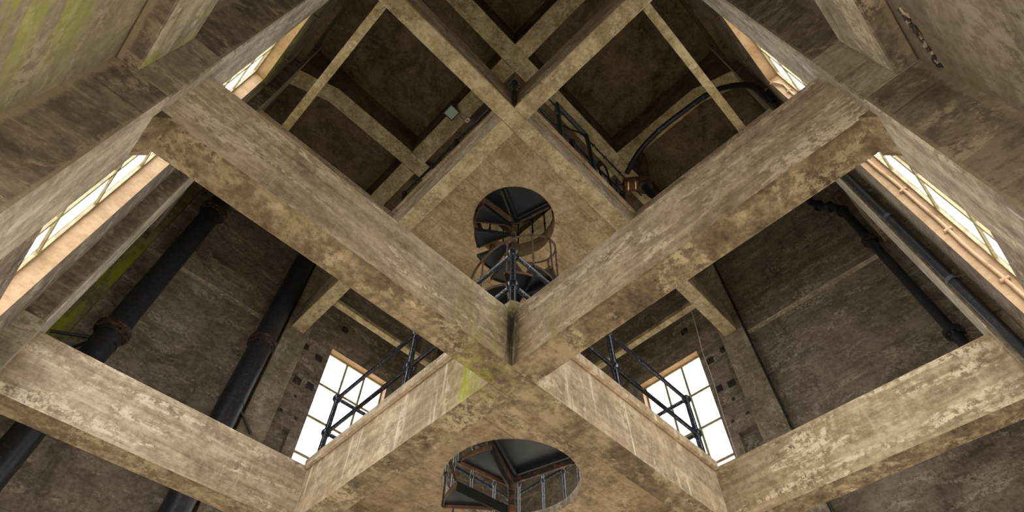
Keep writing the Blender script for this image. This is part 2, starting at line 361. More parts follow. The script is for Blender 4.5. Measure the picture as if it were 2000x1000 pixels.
# ---------------------------------------------------------------- walls
WALLS = {'west': lambda t, d: (N0 - d, t), 'south': lambda t, d: (t, N0 - d), 'east': lambda t, d: (F0 + d, t), 'north': lambda t, d: (t, F0 + d)}
WIN = (3.60, 5.27)
UP_WIN = (3.45, 10.03)
LIGHT_GAP_TOP = 1.9                          # unseen ground storey opened between piers to this height, added to light the soffits
OUT = .215
def wbox(mb, w, t0, t1, d0, d1, z0, z1, mi=0, ch=0.0):
    a, b_ = WALLS[w](t0, d0), WALLS[w](t1, d1)
    return mb.box(min(a[0], b_[0]), max(a[0], b_[0]), min(a[1], b_[1]), max(a[1], b_[1]), z0, z1, mi, ch)
wall_obj = {}
P1, P2 = (2.35, 2.90), (5.89, 6.45)
for w in WALLS:
    mb = MB(); lo = N0 - REC - (0 if w in ('west', 'east') else OUT - REC); hi = F0 + REC + (0 if w in ('west', 'east') else OUT - REC)
    pale = {'west': 'wall_pale', 'south': 'wall_brown'}.get(w, 'wall')
    Z0, Z1 = LIGHT_GAP_TOP, TOP
    wbox(mb, w, lo, P1[0], REC, OUT, Z0, Z1, 1)
    wbox(mb, w, P2[1], hi, REC, OUT, Z0, Z1)
    # window bay
    wbox(mb, w, WIN[1], P2[0], 0, OUT, Z0, Z1)
    if w in ('north', 'east'):                           # a niche is let into this strip
        wbox(mb, w, P1[1], WIN[0], 0, OUT, Z0, 6.55); wbox(mb, w, P1[1], WIN[0], 0, OUT, 7.46, Z1)
        wbox(mb, w, P1[1], 2.95, 0, OUT, 6.55, 7.46); wbox(mb, w, 3.37, WIN[0], 0, OUT, 6.55, 7.46); wbox(mb, w, 2.95, 3.37, .14, OUT, 6.55, 7.46)
    else: wbox(mb, w, P1[1], WIN[0], 0, OUT, Z0, Z1)
    wbox(mb, w, WIN[0], WIN[1], 0, OUT, UP_WIN[1], Z1)
    wbox(mb, w, WIN[0], WIN[1], 0, OUT, Z0, UP_WIN[0])
    o = struct(mb.build('wall_' + w, ['wall', pale])); wall_obj[w] = o
    for p in (P1, P2):
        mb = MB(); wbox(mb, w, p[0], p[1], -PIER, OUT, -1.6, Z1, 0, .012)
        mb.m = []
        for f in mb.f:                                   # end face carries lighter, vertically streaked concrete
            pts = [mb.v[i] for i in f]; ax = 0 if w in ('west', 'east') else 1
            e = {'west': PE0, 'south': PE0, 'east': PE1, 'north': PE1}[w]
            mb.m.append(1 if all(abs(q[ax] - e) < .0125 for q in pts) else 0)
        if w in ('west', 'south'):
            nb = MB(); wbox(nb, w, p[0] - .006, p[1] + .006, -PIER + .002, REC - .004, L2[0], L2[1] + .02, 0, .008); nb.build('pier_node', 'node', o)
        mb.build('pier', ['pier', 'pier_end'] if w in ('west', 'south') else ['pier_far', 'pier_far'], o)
    for (z0, z1, _) in (L2, L1):
        for t0, t1 in ((N0 - REC, P1[0]), (P2[1], F0 + REC)):
            mb = MB(); wbox(mb, w, t0, t1, 0, REC, z0, z1, 0, .01); 
            mb.m = [1 if sum(mb.v[i][2] for i in f) / len(f) < z0 + .012 else 0 for f in mb.f]
            mb.build('ring_beam', ['ring_face', 'pier'] if w in ('west', 'south') else ['wall', 'pier_end'], o)
    for t0, t1 in ((N0 - REC, P1[0]), (P1[1], P2[0]), (P2[1], F0 + REC)):
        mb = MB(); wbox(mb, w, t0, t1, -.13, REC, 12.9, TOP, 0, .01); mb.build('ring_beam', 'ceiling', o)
for w, x0, y0 in (('west', N0 - REC, F0 - .13), ('east', F0 - .16, F0 - .13), ('south', F0 - .06, N0 - REC), ('west', N0 - REC, N0 - REC)):
    x1 = N0 + .12 if x0 < 0 else F0 + REC; y1 = N0 + .12 if y0 < 0 else F0 + REC
    MB().box(x0, x1, y0, y1, -1.6, 12.9, 0, .012).build('corner_column', 'mossy' if (x0 < 0 and y0 > 0) else 'wall', wall_obj[w])

# windows
pane_me = {}
def window(idx, w, z0, z1, rows):
    n = (WIN[1] - WIN[0] - .10) / 3
    root = MB(); f = .05; D = .18
    wbox(root, w, WIN[0], WIN[0] + f, D - .016, D + .016, z0, z1); wbox(root, w, WIN[1] - f, WIN[1], D - .016, D + .016, z0, z1)
    wbox(root, w, WIN[0] + f, WIN[1] - f, D - .016, D + .016, z1 - f, z1); wbox(root, w, WIN[0] + f, WIN[1] - f, D - .016, D + .016, z0, z0 + f)
    o = struct(root.build('window_%d' % idx, 'frame'))
    rv = .008
    for nm, a in (('jamb', (WIN[0] - .0, WIN[0] + rv, z0, z1)), ('jamb', (WIN[1] - rv, WIN[1], z0, z1)), ('head', (WIN[0], WIN[1], z1 - rv, z1)), ('sill', (WIN[0], WIN[1], z0, z0 + rv))):
        mb = MB(); wbox(mb, w, a[0], a[1], .001, D - .016, a[2], a[3]); mb.build(nm, 'cream', o)
    pit = (z1 - z0 - 2 * f) / rows
    for i in (1, 2):
        t = WIN[0] + f + n * i; mb = MB(); wbox(mb, w, t - .027, t + .027, D - .013, D + .013, z0 + f, z1 - f); mb.build('glazing_bar', 'frame', o)
    for j in range(1, rows):
        z = z0 + f + pit * j; mb = MB(); wbox(mb, w, WIN[0] + f, WIN[1] - f, D - .011, D + .011, z - .029, z + .029); mb.build('transom', 'frame', o)
    for i in range(3):
        for j in range(rows):
            key = (w in ('west', 'east'), rows)
            mb = MB(); t = WIN[0] + f + n * i + .011; z = z0 + f + pit * j + .012
            if key not in pane_me:
                wbox(mb, w, t, t + n - .022, D - .003, D + .003, z, z + pit - .024)
                p = mb.build('pane', 'glass', o); pane_me[key] = p.data
            else:
                p = bpy.data.objects.new('pane', pane_me[key]); sc.collection.objects.link(p); p.parent = o
                c = WALLS[w](t + (n - .022) / 2, D); p.location = Vector((c[0], c[1], z + H)) - Vector(o.location)
    return o
for i, w in enumerate(('west', 'south', 'north', 'east')):
    window(i + 1, w, UP_WIN[0], UP_WIN[1], 7)
    # sampling portals in the openings: they let the renderer find the daylight
    for t0, t1, z0, z1 in ((*WIN, *UP_WIN), (N0, P1[0], -1.6, LIGHT_GAP_TOP), (P1[1], P2[0], -1.6, LIGHT_GAP_TOP), (P2[1], F0, -1.6, LIGHT_GAP_TOP)):
        ld = bpy.data.lights.new('portal', 'AREA'); ld.shape = 'RECTANGLE'; ld.size = t1 - t0; ld.size_y = z1 - z0; ld.cycles.is_portal = True
        lo = bpy.data.objects.new('window_portal', ld); sc.collection.objects.link(lo)
        c = WALLS[w]((t0 + t1) / 2, OUT + .02); c2 = WALLS[w]((t0 + t1) / 2, -1)
        lo.location = (c[0], c[1], (z0 + z1) / 2 + H)
        d = Vector((c2[0] - c[0], c2[1] - c[1], 0)); lo.rotation_euler = d.to_track_quat('-Z', 'Y').to_euler()

# ---------------------------------------------------------------- beams
def beam_mesh(axis, a0, a1, c, w, z0, z1, zb=None, jit=.004, ch=.014):
    mb = MB(); n = max(2, int((a1 - a0) / .35)); ts = [a0 + (a1 - a0) * i / n for i in range(n + 1)]
    if zb: ts = sorted(set(ts + [t for t, _ in zb if a0 < t < a1]))
    def low(t):
        if not zb: return z0
        for (p, q), (p2, q2) in zip(zb, zb[1:]):
            if p <= t <= p2: return q + (q2 - q) * (t - p) / (p2 - p)
        return z0
    h = w / 2
    for t in ts:
        b_ = low(t); e = 0 if t in (a0, a1) else jit
        j = lambda: R.uniform(-e, e)
        pr = [(-h, b_ + ch), (-h + ch, b_), (h - ch, b_), (h, b_ + ch), (h, z1 - ch), (h - ch, z1), (-h + ch, z1), (-h, z1 - ch)]
        for i, (o_, z) in enumerate(pr):
            o_ -= math.copysign(abs(j()), o_); z += abs(j()) * (1 if i < 4 else -1)
            mb.v.append((t, c + o_, z) if axis == 'u' else (c + o_, t, z))
    m = len(ts)
    for i in range(m - 1):
        for q in range(8):
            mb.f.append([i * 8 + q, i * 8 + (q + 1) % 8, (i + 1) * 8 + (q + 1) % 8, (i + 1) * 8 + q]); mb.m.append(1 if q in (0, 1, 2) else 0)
    mb.f += [list(range(8)), list(range((m - 1) * 8, m * 8))]; mb.m += [0, 0]
    return mb
G2, G1, G0 = 'concrete beams of the lower gallery level', 'concrete beams of the upper gallery level', 'concrete beams under the roof slab'
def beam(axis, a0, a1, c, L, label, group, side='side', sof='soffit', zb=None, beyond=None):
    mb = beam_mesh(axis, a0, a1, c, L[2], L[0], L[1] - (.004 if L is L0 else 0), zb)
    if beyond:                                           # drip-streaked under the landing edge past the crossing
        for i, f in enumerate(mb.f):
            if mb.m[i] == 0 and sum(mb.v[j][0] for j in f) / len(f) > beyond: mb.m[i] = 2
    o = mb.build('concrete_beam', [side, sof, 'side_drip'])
    return tag(o, label, 'beam', group, 'thing')
h2, h1, h0 = L2[2] / 2, L1[2] / 2, L0[2] / 2
def fillet(o, axis, end, c, L, out):
    """small chamfer block where a beam lands on its pier"""
    s = .07 * (1 if end < 3 else -1); h = L[2] / 2 + .03; z = L[0]
    mb = MB(); a, b_ = end, end + s
    P = [(a, z), (b_, z), (a, z - .11)]
    v = [((t, c + q * h, zz) if axis == 'u' else (c + q * h, t, zz)) for q in (-1, 1) for t, zz in P]
    mb.add(v, [(0, 1, 2), (3, 5, 4), (0, 3, 4, 1), (1, 4, 5, 2), (2, 5, 3, 0)])
    return mb.build('haunch', 'soffit', o)
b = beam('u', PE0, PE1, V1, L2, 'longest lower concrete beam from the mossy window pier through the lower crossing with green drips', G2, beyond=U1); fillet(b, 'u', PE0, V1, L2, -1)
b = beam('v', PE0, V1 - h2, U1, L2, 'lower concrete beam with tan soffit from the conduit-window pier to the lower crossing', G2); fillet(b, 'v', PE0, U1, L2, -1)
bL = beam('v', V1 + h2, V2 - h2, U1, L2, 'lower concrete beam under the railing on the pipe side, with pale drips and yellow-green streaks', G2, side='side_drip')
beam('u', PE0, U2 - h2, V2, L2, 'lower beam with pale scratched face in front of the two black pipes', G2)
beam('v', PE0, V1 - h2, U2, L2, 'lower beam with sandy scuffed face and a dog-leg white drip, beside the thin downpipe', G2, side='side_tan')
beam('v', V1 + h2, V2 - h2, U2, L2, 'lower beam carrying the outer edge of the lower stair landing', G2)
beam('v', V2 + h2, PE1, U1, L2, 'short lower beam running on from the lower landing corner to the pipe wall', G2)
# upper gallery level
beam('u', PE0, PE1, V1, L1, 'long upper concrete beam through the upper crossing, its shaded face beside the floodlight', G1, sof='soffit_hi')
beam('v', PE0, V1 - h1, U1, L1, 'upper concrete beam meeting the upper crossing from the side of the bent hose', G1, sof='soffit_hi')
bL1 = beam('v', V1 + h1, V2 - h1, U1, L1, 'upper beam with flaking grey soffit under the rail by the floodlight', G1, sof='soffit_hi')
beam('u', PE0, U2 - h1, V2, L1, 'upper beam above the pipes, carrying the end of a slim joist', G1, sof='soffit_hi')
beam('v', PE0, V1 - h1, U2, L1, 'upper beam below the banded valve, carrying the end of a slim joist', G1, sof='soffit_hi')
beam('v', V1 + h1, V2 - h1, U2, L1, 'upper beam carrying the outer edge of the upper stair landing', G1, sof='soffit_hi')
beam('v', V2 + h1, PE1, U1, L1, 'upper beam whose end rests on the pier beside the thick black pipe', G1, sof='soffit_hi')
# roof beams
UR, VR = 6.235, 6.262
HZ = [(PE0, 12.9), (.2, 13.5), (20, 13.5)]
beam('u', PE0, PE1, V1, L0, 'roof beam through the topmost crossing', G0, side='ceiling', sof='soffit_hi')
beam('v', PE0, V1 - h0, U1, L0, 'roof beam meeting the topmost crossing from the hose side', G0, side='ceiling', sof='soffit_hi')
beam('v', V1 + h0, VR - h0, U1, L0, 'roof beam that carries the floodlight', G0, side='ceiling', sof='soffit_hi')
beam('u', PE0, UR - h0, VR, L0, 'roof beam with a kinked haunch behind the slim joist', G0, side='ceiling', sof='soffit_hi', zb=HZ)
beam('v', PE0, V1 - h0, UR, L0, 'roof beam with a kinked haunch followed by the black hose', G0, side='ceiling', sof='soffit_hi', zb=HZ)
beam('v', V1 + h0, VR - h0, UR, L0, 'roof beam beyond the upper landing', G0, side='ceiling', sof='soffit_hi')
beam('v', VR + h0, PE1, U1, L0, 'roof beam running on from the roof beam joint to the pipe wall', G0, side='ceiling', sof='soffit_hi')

# copings along the landing edges
for (o, L, h) in ((bL, L2, h2), (bL1, L1, h1)):
    MB().box(U1 - h - .06, U1 - h, V1 + h, V2 - h - .0, L[1] - .055, L[1] + .06, 0, .01).build('coping', 'side', o)
for L, h, par in ((L2, h2, bpy.data.objects['concrete_beam']), (L1, h1, [x for x in bpy.data.objects if x.get('label', '').startswith('long upper')][0])):
    MB().box(U1 + h, U2 - h, V1 - h - .06, V1 - h, L[1] - .055, L[1] + .06, 0, .01).build('coping', 'side_drip', par)

# slim joists lying on the upper beams
GJ = 'slim concrete joists on the upper beams'
def joist(axis, a0, a1, c, w, t, label):
    o = beam_mesh(axis, a0, a1, c, w, L1[1], L1[1] + t, jit=.002, ch=.006).build('slim_joist', ['joist', 'joist']); tag(o, label, 'joist', GJ)
joist('v', V1 - .1, V2 + .1, -.14, .155, .07, 'slim pale joist crossing in front of the haunched roof beam on the floodlight side')
joist('u', U1 - .1, U2 + .1, -.09, .155, .07, 'slim pale joist crossing the black bent hose')
joist('u', U1 - .1, U2 + .1, 8.93, .17, .12, 'slim joist high above the window beside the thick pipes')
joist('v', V1 - .1, V2 + .1, 8.93, .17, .12, 'slim joist high above the window with the hanging cord')

# ---------------------------------------------------------------- landing slabs with round stair openings
AX = (4.17, 4.20); HR = .82
def slab(z0, z1, h, label, mats, hole=True):
    x0, x1, y0, y1 = U1 + h + .001, U2 - h - .001, V1 + h + .001, V2 - h - .001; mb = MB(); n = 48
    def sq(a):
        c, s = math.cos(a), math.sin(a); k_ = 1e9
        if c > 1e-9: k_ = min(k_, (x1 - AX[0]) / c)
        if c < -1e-9: k_ = min(k_, (x0 - AX[0]) / c)
        if s > 1e-9: k_ = min(k_, (y1 - AX[1]) / s)
        if s < -1e-9: k_ = min(k_, (y0 - AX[1]) / s)
        return AX[0] + c * k_, AX[1] + s * k_
    an = [2 * math.pi * i / n for i in range(n)]
    an += [math.atan2(y - AX[1], x - AX[0]) % (2 * math.pi) for x in (x0, x1) for y in (y0, y1)]; an = sorted(an); n = len(an)
    rings = [[(AX[0] + HR * math.cos(a), AX[1] + HR * math.sin(a), z0) for a in an], [(*sq(a), z0) for a in an], [(*sq(a), z1) for a in an],
             [(AX[0] + HR * math.cos(a), AX[1] + HR * math.sin(a), z1) for a in an]]
    v = [p for r in rings for p in r]; f = []; mi = []
    for q in range(4):
        for i in range(n):
            f.append((q * n + i, q * n + (i + 1) % n, ((q + 1) % 4) * n + (i + 1) % n, ((q + 1) % 4) * n + i)); mi.append(1 if q == 3 else 0)
    mb.add(v, f, mi)
    return tag(mb.build('landing_slab', mats), label, 'floor slab', 'landing slabs around the spiral stair', 'thing')
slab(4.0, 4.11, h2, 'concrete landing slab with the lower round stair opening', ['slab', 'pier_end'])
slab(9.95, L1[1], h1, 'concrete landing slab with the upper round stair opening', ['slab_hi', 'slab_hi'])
tag(MB().box(U1 + h0 + .002, UR - h0 - .002, V1 + h0 + .002, VR - h0 - .002, 13.78, TOP - .002).build('roof_slab', 'ceiling'), 'brown soffit slab between the roof beams over the stair', 'slab', None, 'thing')

# ---------------------------------------------------------------- spiral staircase
st = thing('spiral_staircase', (AX[0], AX[1], -1.6), 'dark iron spiral staircase with rusty edges climbing through both round openings', 'staircase')
MB().tube([(AX[0], AX[1], -1.6), (AX[0], AX[1], 11.6)], .042, 14).build('centre_pole', 'flange', st, True)
def pol(r, a, z): return (AX[0] + r * math.cos(a), AX[1] + r * math.sin(a), z)
A_ARR, A_DEP = math.radians(-154), math.radians(-75)      # landing sector
TR = .765
def tread(a0, a1, z):
    mb = MB(); n = 5; fl = .11; th = .012; r0 = .03
    aa = [a0 + (a1 - a0) * i / n for i in range(n + 1)]
    top = [pol(r0, aa[0], z), pol(r0, aa[-1], z)] + [pol(TR, a, z) for a in reversed(aa)]
    bot = [(x, y, q - th) for x, y, q in top]; m = len(top)
    mb.add(top + bot, [tuple(range(m)), tuple(range(2 * m - 1, m - 1, -1))] + [(i, (i + 1) % m, m + (i + 1) % m, m + i) for i in range(m)])
    o = mb.build('tread', 'stair', st)
    for a, s in ((a0, 1), (a1, -1)):
        e = MB(); p, q = pol(r0, a, z - th), pol(TR, a, z - th)
        nx, ny = -math.sin(a) * .014 * s, math.cos(a) * .014 * s
        v = [(x + nx * t, y + ny * t, zz - d) for d in (0, fl if s < 0 else .04) for t in (0, 1) for x, y, zz in (p, q)]
        e.add(v, [(0, 1, 3, 2), (4, 6, 7, 5), (0, 4, 5, 1), (2, 3, 7, 6), (0, 2, 6, 4), (1, 5, 7, 3)])
        if s == 1: e.build('nosing', 'rust', o)
        else: e.build('riser_strip', 'stair', o)
    e = MB(); v = []
    for a in aa:
        v += [pol(TR, a, z), pol(TR + .008, a, z), pol(TR + .008, a, z - .06), pol(TR, a, z - .06)]
    f = [(i * 4 + j, i * 4 + (j + 1) % 4, (i + 1) * 4 + (j + 1) % 4, (i + 1) * 4 + j) for i in range(n) for j in range(4)]
    e.add(v, f + [(0, 1, 2, 3), tuple(4 * n + j for j in range(4))]); e.build('outer_edge', 'rust', o)
    MB().lathe(pol(0, 0, z - .1), [(.055, 0), (.055, .1)], 12).build('hub_collar', 'rust', o)
def baluster(par, p, h_, mt, r=.0155):
    mb = MB(); mb.tube([p, (p[0], p[1], p[2] + h_)], r, 8)
    for q in (.45, .92):
        mb.lathe((p[0], p[1], p[2] + h_ * q - .03), [(r, 0), (.028, .015), (.028, .045), (r, .06)], 8)
    mb.lathe(p, [(.02, 0), (.016, .05)], 8)
    return mb.build('baluster', mt, par, True)
def flight(z_lo, z_hi, n_rise, turns, rail_from=0):
    rise = (z_hi - z_lo) / n_rise; nt_ = n_rise - 1
    tot = turns * 2 * math.pi - (A_DEP - A_ARR); d = tot / nt_; hr = []
    for i in range(nt_):
        a0 = A_DEP + d * i; z = z_lo + rise * (i + 1)
        tread(a0, a0 + d * 1.08, z)
        p = pol(TR + .012, a0 + d * .12, z - .06)
        baluster(st, p, .92, 'rust' if z > 5 else 'baluster')
        hr.append(pol(TR + .012, a0 + d * .12, z + .86))
    # flat-bar handrail, finely sampled helix
    mb = MB(); v = []; n = nt_ * 5
    for i in range(n + 1):
        t = i / 5; a = A_DEP + d * (t + .12); z = z_lo + rise * (t + 1) + .86
        for dr, dz in ((-.02, 0), (.02, 0), (.02, .012), (-.02, .012)): v.append(pol(TR + .012 + dr, a, z + dz))
    f = [(i * 4 + j, i * 4 + (j + 1) % 4, (i + 1) * 4 + (j + 1) % 4, (i + 1) * 4 + j) for i in range(n) for j in range(4)]
    mb.add(v, f + [(0, 1, 2, 3), tuple(4 * n + j for j in range(4))]); mb.build('handrail', 'rust', st)
flight(-1.6, L2[1], 20, 2); flight(L2[1], L1[1], 21, 2)
for z0, z1 in ((3.97, L2[1]), (9.86, L1[1])):              # quarter landings filling part of each opening
    mb = MB(); n = 8; aa = [A_ARR + (A_DEP - A_ARR) * i / n for i in range(n + 1)]
    top = [pol(.03, (A_ARR + A_DEP) / 2, z1)] + [pol(HR - .01, a, z1) for a in aa]; bot = [(x, y, z0 + .11) for x, y, _ in top]; m_ = len(top)
    mb.add(top + bot, [tuple(range(m_)), tuple(range(2 * m_ - 1, m_ - 1, -1))] + [(i, (i + 1) % m_, m_ + (i + 1) % m_, m_ + i) for i in range(m_)])
    lp = mb.build('quarter_landing', 'stair', st)
    for a, s in ((A_ARR, 1), (A_DEP, -1)):
        for off, nm, mt, dz in ((0.0, 'edge_angle', 'flange', 0), (.075, 'stiffener', 'stair', .04)):
            e = MB(); nx, ny = -math.sin(a) * s, math.cos(a) * s
            p, q = pol(.05 + off, a, 0), pol(HR - .02, a, 0)
            v = [(x + nx * (off + t), y + ny * (off + t), zz) for zz in (z0 + dz, z0 + .11) for t in (0, .03) for x, y, _ in (p, q)]
            e.add(v, [(0, 1, 3, 2), (4, 6, 7, 5), (0, 4, 5, 1), (2, 3, 7, 6), (0, 2, 6, 4), (1, 5, 7, 3)]); e.build(nm, mt, lp)

# guards standing on the slabs around the openings
for z, lab, mt in ((4.11, 'curved guard of thin knobbed balusters around the lower stair opening', 'baluster'), (L1[1], 'curved dark guard of knobbed balusters around the upper stair opening', 'black')):
    g = thing('stair_guard', (AX[0], AX[1], z), lab, 'railing', 'curved guards around the stair openings'); r = HR + .06; v = []
    a0, a1 = A_DEP + .08, A_ARR + 2 * math.pi - .25; n = 13
    for i in range(n): baluster(g, pol(r, a0 + (a1 - a0) * i / (n - 1), z), 1.0, mt, .017)
    mb = MB(); mb.tube([pol(r, a0 + (a1 - a0) * i / 48, z + 1.01) for i in range(49)], .018, 8); mb.build('top_rail', mt, g, True)

# ---------------------------------------------------------------- tube railings on the landing beams
def railing(posts, ends, z, label, group, hgt=1.28, mid=.67):
    g = thing('railing', (posts[0][0], posts[0][1], z), label, 'railing', group)
    for p in posts:
        MB().tube([(p[0], p[1], z), (p[0], p[1], z + hgt)], [.043, .034], 14).build('post', 'rail', g, True)
        MB().lathe((p[0], p[1], z), [(.07, 0), (.07, .02), (.045, .05)], 14).build('base_flange', 'rail', g, True)
        for q in (hgt, mid): MB().sphere((p[0], p[1], z + q), .068).build('ball_joint', 'rail', g, True)
    for q in (hgt, mid): MB().tube([(p[0], p[1], z + q) for p in ends], .029, 12).build('rail', 'rail', g, True)
GR = 'ball-jointed tube railings'
vm = (V1 + V2) / 2; um = (U1 + U2) / 2; e = .075
TL = L2[1]
railing([(U1, V1), (U1, vm), (U1, V2)], [(U1, V1), (U1, V2)], TL, 'shiny tube railing from the post over the lower crossing, before the pipe-side window', GR)
railing([(um, V1), (U2, V1)], [(U1 + e, V1), (U2, V1)], TL, 'shiny tube railing from the lower crossing, before the window with the hanging cord', GR)
railing([(um, V2), (U2, V2)], [(U1 + e, V2), (U2, V2)], TL, 'tube railing closing the lower landing beside the pipe-side window', GR)
railing([(U2, vm)], [(U2, V1 + e), (U2, V2 - e)], TL, 'tube railing closing the lower landing beside the cord-side window', GR)
TL = L1[1]
railing([(U1, V1), (U1, vm), (U1, V2)], [(U1, V1), (U1, V2)], TL, 'dark tube railing on the upper landing below the floodlight', GR)
railing([(um, V1), (U2, V1)], [(U1 + e, V1), (U2, V1)], TL, 'dark tube railing on the upper landing beside the steel frame', GR)
for z, lab in ((L2[1], 'chamfered concrete block at the foot of the railing post over the lower crossing'),):
    mb = MB(); c = (U1 - h2 - .005, V1 - h2 - .005)
    mb.lathe((c[0] + .02, c[1] + .02, z - .13), [(.02, 0), (.105, .10), (.105, .17), (.06, .24)], 6)
    mb.build('post_block', 'side', bpy.data.objects['concrete_beam'])['label'] = lab

# ---------------------------------------------------------------- big pipes
def flanged(mb_list, par): pass
def vpipe(x, y, r, z0, z1, flanges, bands, label, name='water_pipe', rf=1.38, braces=(), fm='flange'):
    g = thing(name, (x, y, z0), label, 'pipe', 'vertical black iron pipes')
    MB().tube([(x, y, z0), (x, y, z1)], r, 28).build('pipe_body', 'black', g, True)
    for z in flanges:
        f = MB().lathe((x, y, z - .05), [(r * 1.12, -.06), (r * 1.14, 0), (r * rf, 0), (r * rf, .045), (r * rf * .99, .05), (r * rf, .055), (r * rf, .1), (r * 1.05, .1)], 28).build('flange', fm, g, True)
        for i in range(10):
            a = 2 * math.pi * i / 10; q = r * (rf + 1.1) / 2
            MB().lathe((x + q * math.cos(a), y + q * math.sin(a), z - .09), [(.02, 0), (.02, .04)], 6).build('bolt', 'flange', f)
    for z in bands: MB().lathe((x, y, z), [(r + .012, 0), (r + .012, .035)], 28).build('band', 'black', g, True)
    for p, q in braces: MB().tube([p, q], .028, 6).build('brace', 'black', g)
    return g
vpipe(-.235, 9.38, .205, -1.6, 14.49, (2.4, 7.25, 11.3), (6.95,), 'thick black pipe with rusty flange beside the green-stained corner', braces=(((-.4, 9.4, 6.98), (-.93, 9.5, 6.80)), ((-.4, 9.45, 6.95), (-.66, 9.84, 6.72))))
vpipe(2.03, 9.40, .225, -1.6, 14.49, (4.45, 8.72), (7.1,), 'thick black pipe with a banded joint beside the concrete pier', rf=1.25, braces=(((2.2, 9.35, 7.05), (2.62, 9.505, 6.80)),))
g = vpipe(9.5, -.67, .085, -1.6, 11.0, (7.1, 9.9), (), 'thin black downpipe with a flange in the corner beside the sandy scuffed beam', rf=1.75, fm='black')
MB().tube([(9.5, -.67, 11.0), (9.5, -.66, 11.2), (9.5, -.55, 11.45), (9.5, -.42, 11.6), (9.5, -.3, 11.95), (9.5, -.3, 13.4)], .085, 14).build('bend', 'black', g, True)
for p, ax in (((9.5, -.66, 11.1), (0, .2, 1)), ((9.5, -.52, 11.47), (0, 1, .8)), ((9.5, -.37, 11.72), (0, .8, 1))):
    MB().lathe(p, [(.13, -.03), (.13, .03)], 14, ax).build('coupling', 'black', g, True)
g = thing('cable_duct', (5.82, -.73, -1.6), 'dark bluish vertical duct on the pier beside the conduit window', 'pipe')
MB().tube([(5.815, -.735, -1.6), (5.815, -.735, 10.3)], .05, 14).build('duct_body', 'black', g, True)
for z in (4.9, 6.2, 7.6, 9.0): MB().lathe((5.815, -.735, z), [(.062, 0), (.062, .05)], 14).build('band', 'steel', g, True)

# conduit on the cream jamb
g = thing('painted_conduit', (WIN[1] - .03, -.96, 0), 'cream painted conduit clipped to the window jamb beside the duct', 'conduit')
path = []
for i in range(60):
    z = -.5 + i * .17; path.append((WIN[1] - .03, -.955 + .006 * math.sin(z * 3.1) + .004 * math.sin(z * 7), z))
path += [(WIN[1] - .04, -.93, 9.66), (WIN[1] - .035, -.89, 9.8), (WIN[1] - .03, -.84, 9.85)]
MB().tube(path, .017, 10).build('conduit_tube', 'cream', g, True)
for z in (3.3, 4.15, 5.0, 5.85, 6.7, 7.55, 8.4, 9.25): MB().box(WIN[1] - .052, WIN[1] - .010, -.995, -.915, z, z + .03, 0, .006).build('clip', 'cream', g)

# thin dark conduit up the pier on the cord side
g = thing('thin_conduit', (9.6, 2.33, -1.6), 'thin dark conduit running up the pier edge on the cord side', 'conduit')
MB().tube([(9.58, 2.325, -1.6), (9.58, 2.325, 13.0)], .022, 8).build('conduit_tube', 'black', g, True)
for i in range(12): MB().box(9.55, 9.61, 2.295, 2.345, i * 1.05 - .2, i * 1.05 - .16).build('clip', 'black', g)
tag(MB().tube([(8.93, q * .95, z_ * .95) for q, z_ in ((3.25, 11.02), (3.30, 10.2), (3.36, 9.5), (3.35, 8.9), (3.37, 8.4), (3.41, 7.7), (3.42, 7.2), (3.44, 6.6), (3.43, 5.9))], .008, 6).build('hanging_cord', 'string', None, True),
    'pale cord hanging in front of the window wall with the niche', 'cord')

# anchor plates, putlog holes and niches on the two window walls
for w, dd in (('north', 0), ('east', .0)):
    for t, z in ((3.74, 10.8), (3.38, 9.52), (2.99, 9.62), (3.12, 8.64), (3.42, 8.68)):
        mb = MB(); wbox(mb, w, t - .085, t + .085, -.022, 0, z - .085, z + .085, 0, .004); p = mb.build('anchor_plate', 'flange', wall_obj[w])
        a, b_ = WALLS[w](t, -.02), WALLS[w](t, -.085)
        MB().tube([(a[0], a[1], z), (b_[0], b_[1], z)], .022, 8).build('bolt', 'baluster', p)
    for t, z in ((3.21, 8.26), (3.04, 7.78), (3.39, 7.77)):
        mb = MB(); wbox(mb, w, t - .035, t + .035, -.006, 0, z - .035, z + .035); mb.build('plugged_hole', 'flange', wall_obj[w])


# small iron brackets above the mossy window
for w in ('west', 'south'):
    for t, z in ((5.55, 10.4), (4.95, 10.55), (3.9, 10.35), (3.6, 11.4)):
        mb = MB(); wbox(mb, w, t - .012, t + .012, -.09, 0, z - .03, z + .005); wbox(mb, w, t - .03, t + .03, -.1, -.085, z - .03, z + .005)
        mb.build('cable_bracket', 'rust', wall_obj[w])

# ---------------------------------------------------------------- floodlight and its junction box under the roof beam
g = thing('floodlight', (2.40, 4.53, 13.2), 'square floodlight with pale green glass under the roof beam', 'floodlight')
x0, x1, y0, y1, z = 2.25, 2.53, 4.38, 4.68, 13.28
mb = MB(); mb.box(x0, x1, y0, y1, z + .03, z + .10, 0, .012); mb.box(x0 + .05, x1 - .05, y0 + .05, y1 - .05, z + .10, z + .15, 0, .01)
hs = mb.build('housing', 'black', g)
mb = MB(); t = .022
mb.box(x0, x0 + t, y0, y1, z, z + .03); mb.box(x1 - t, x1, y0, y1, z, z + .03); mb.box(x0 + t, x1 - t, y0, y0 + t, z, z + .03); mb.box(x0 + t, x1 - t, y1 - t, y1, z, z + .03)
mb.build('bezel', 'black', g)
MB().box(x0 + t, x1 - t, y0 + t, y1 - t, z + .008, z + .016).build('glass', 'lampglass', g)
for y in (y0 - .012, y1): MB().box(x0 + .11, x0 + .15, y, y + .012, z + .05, 13.5).build('bracket', 'black', g)
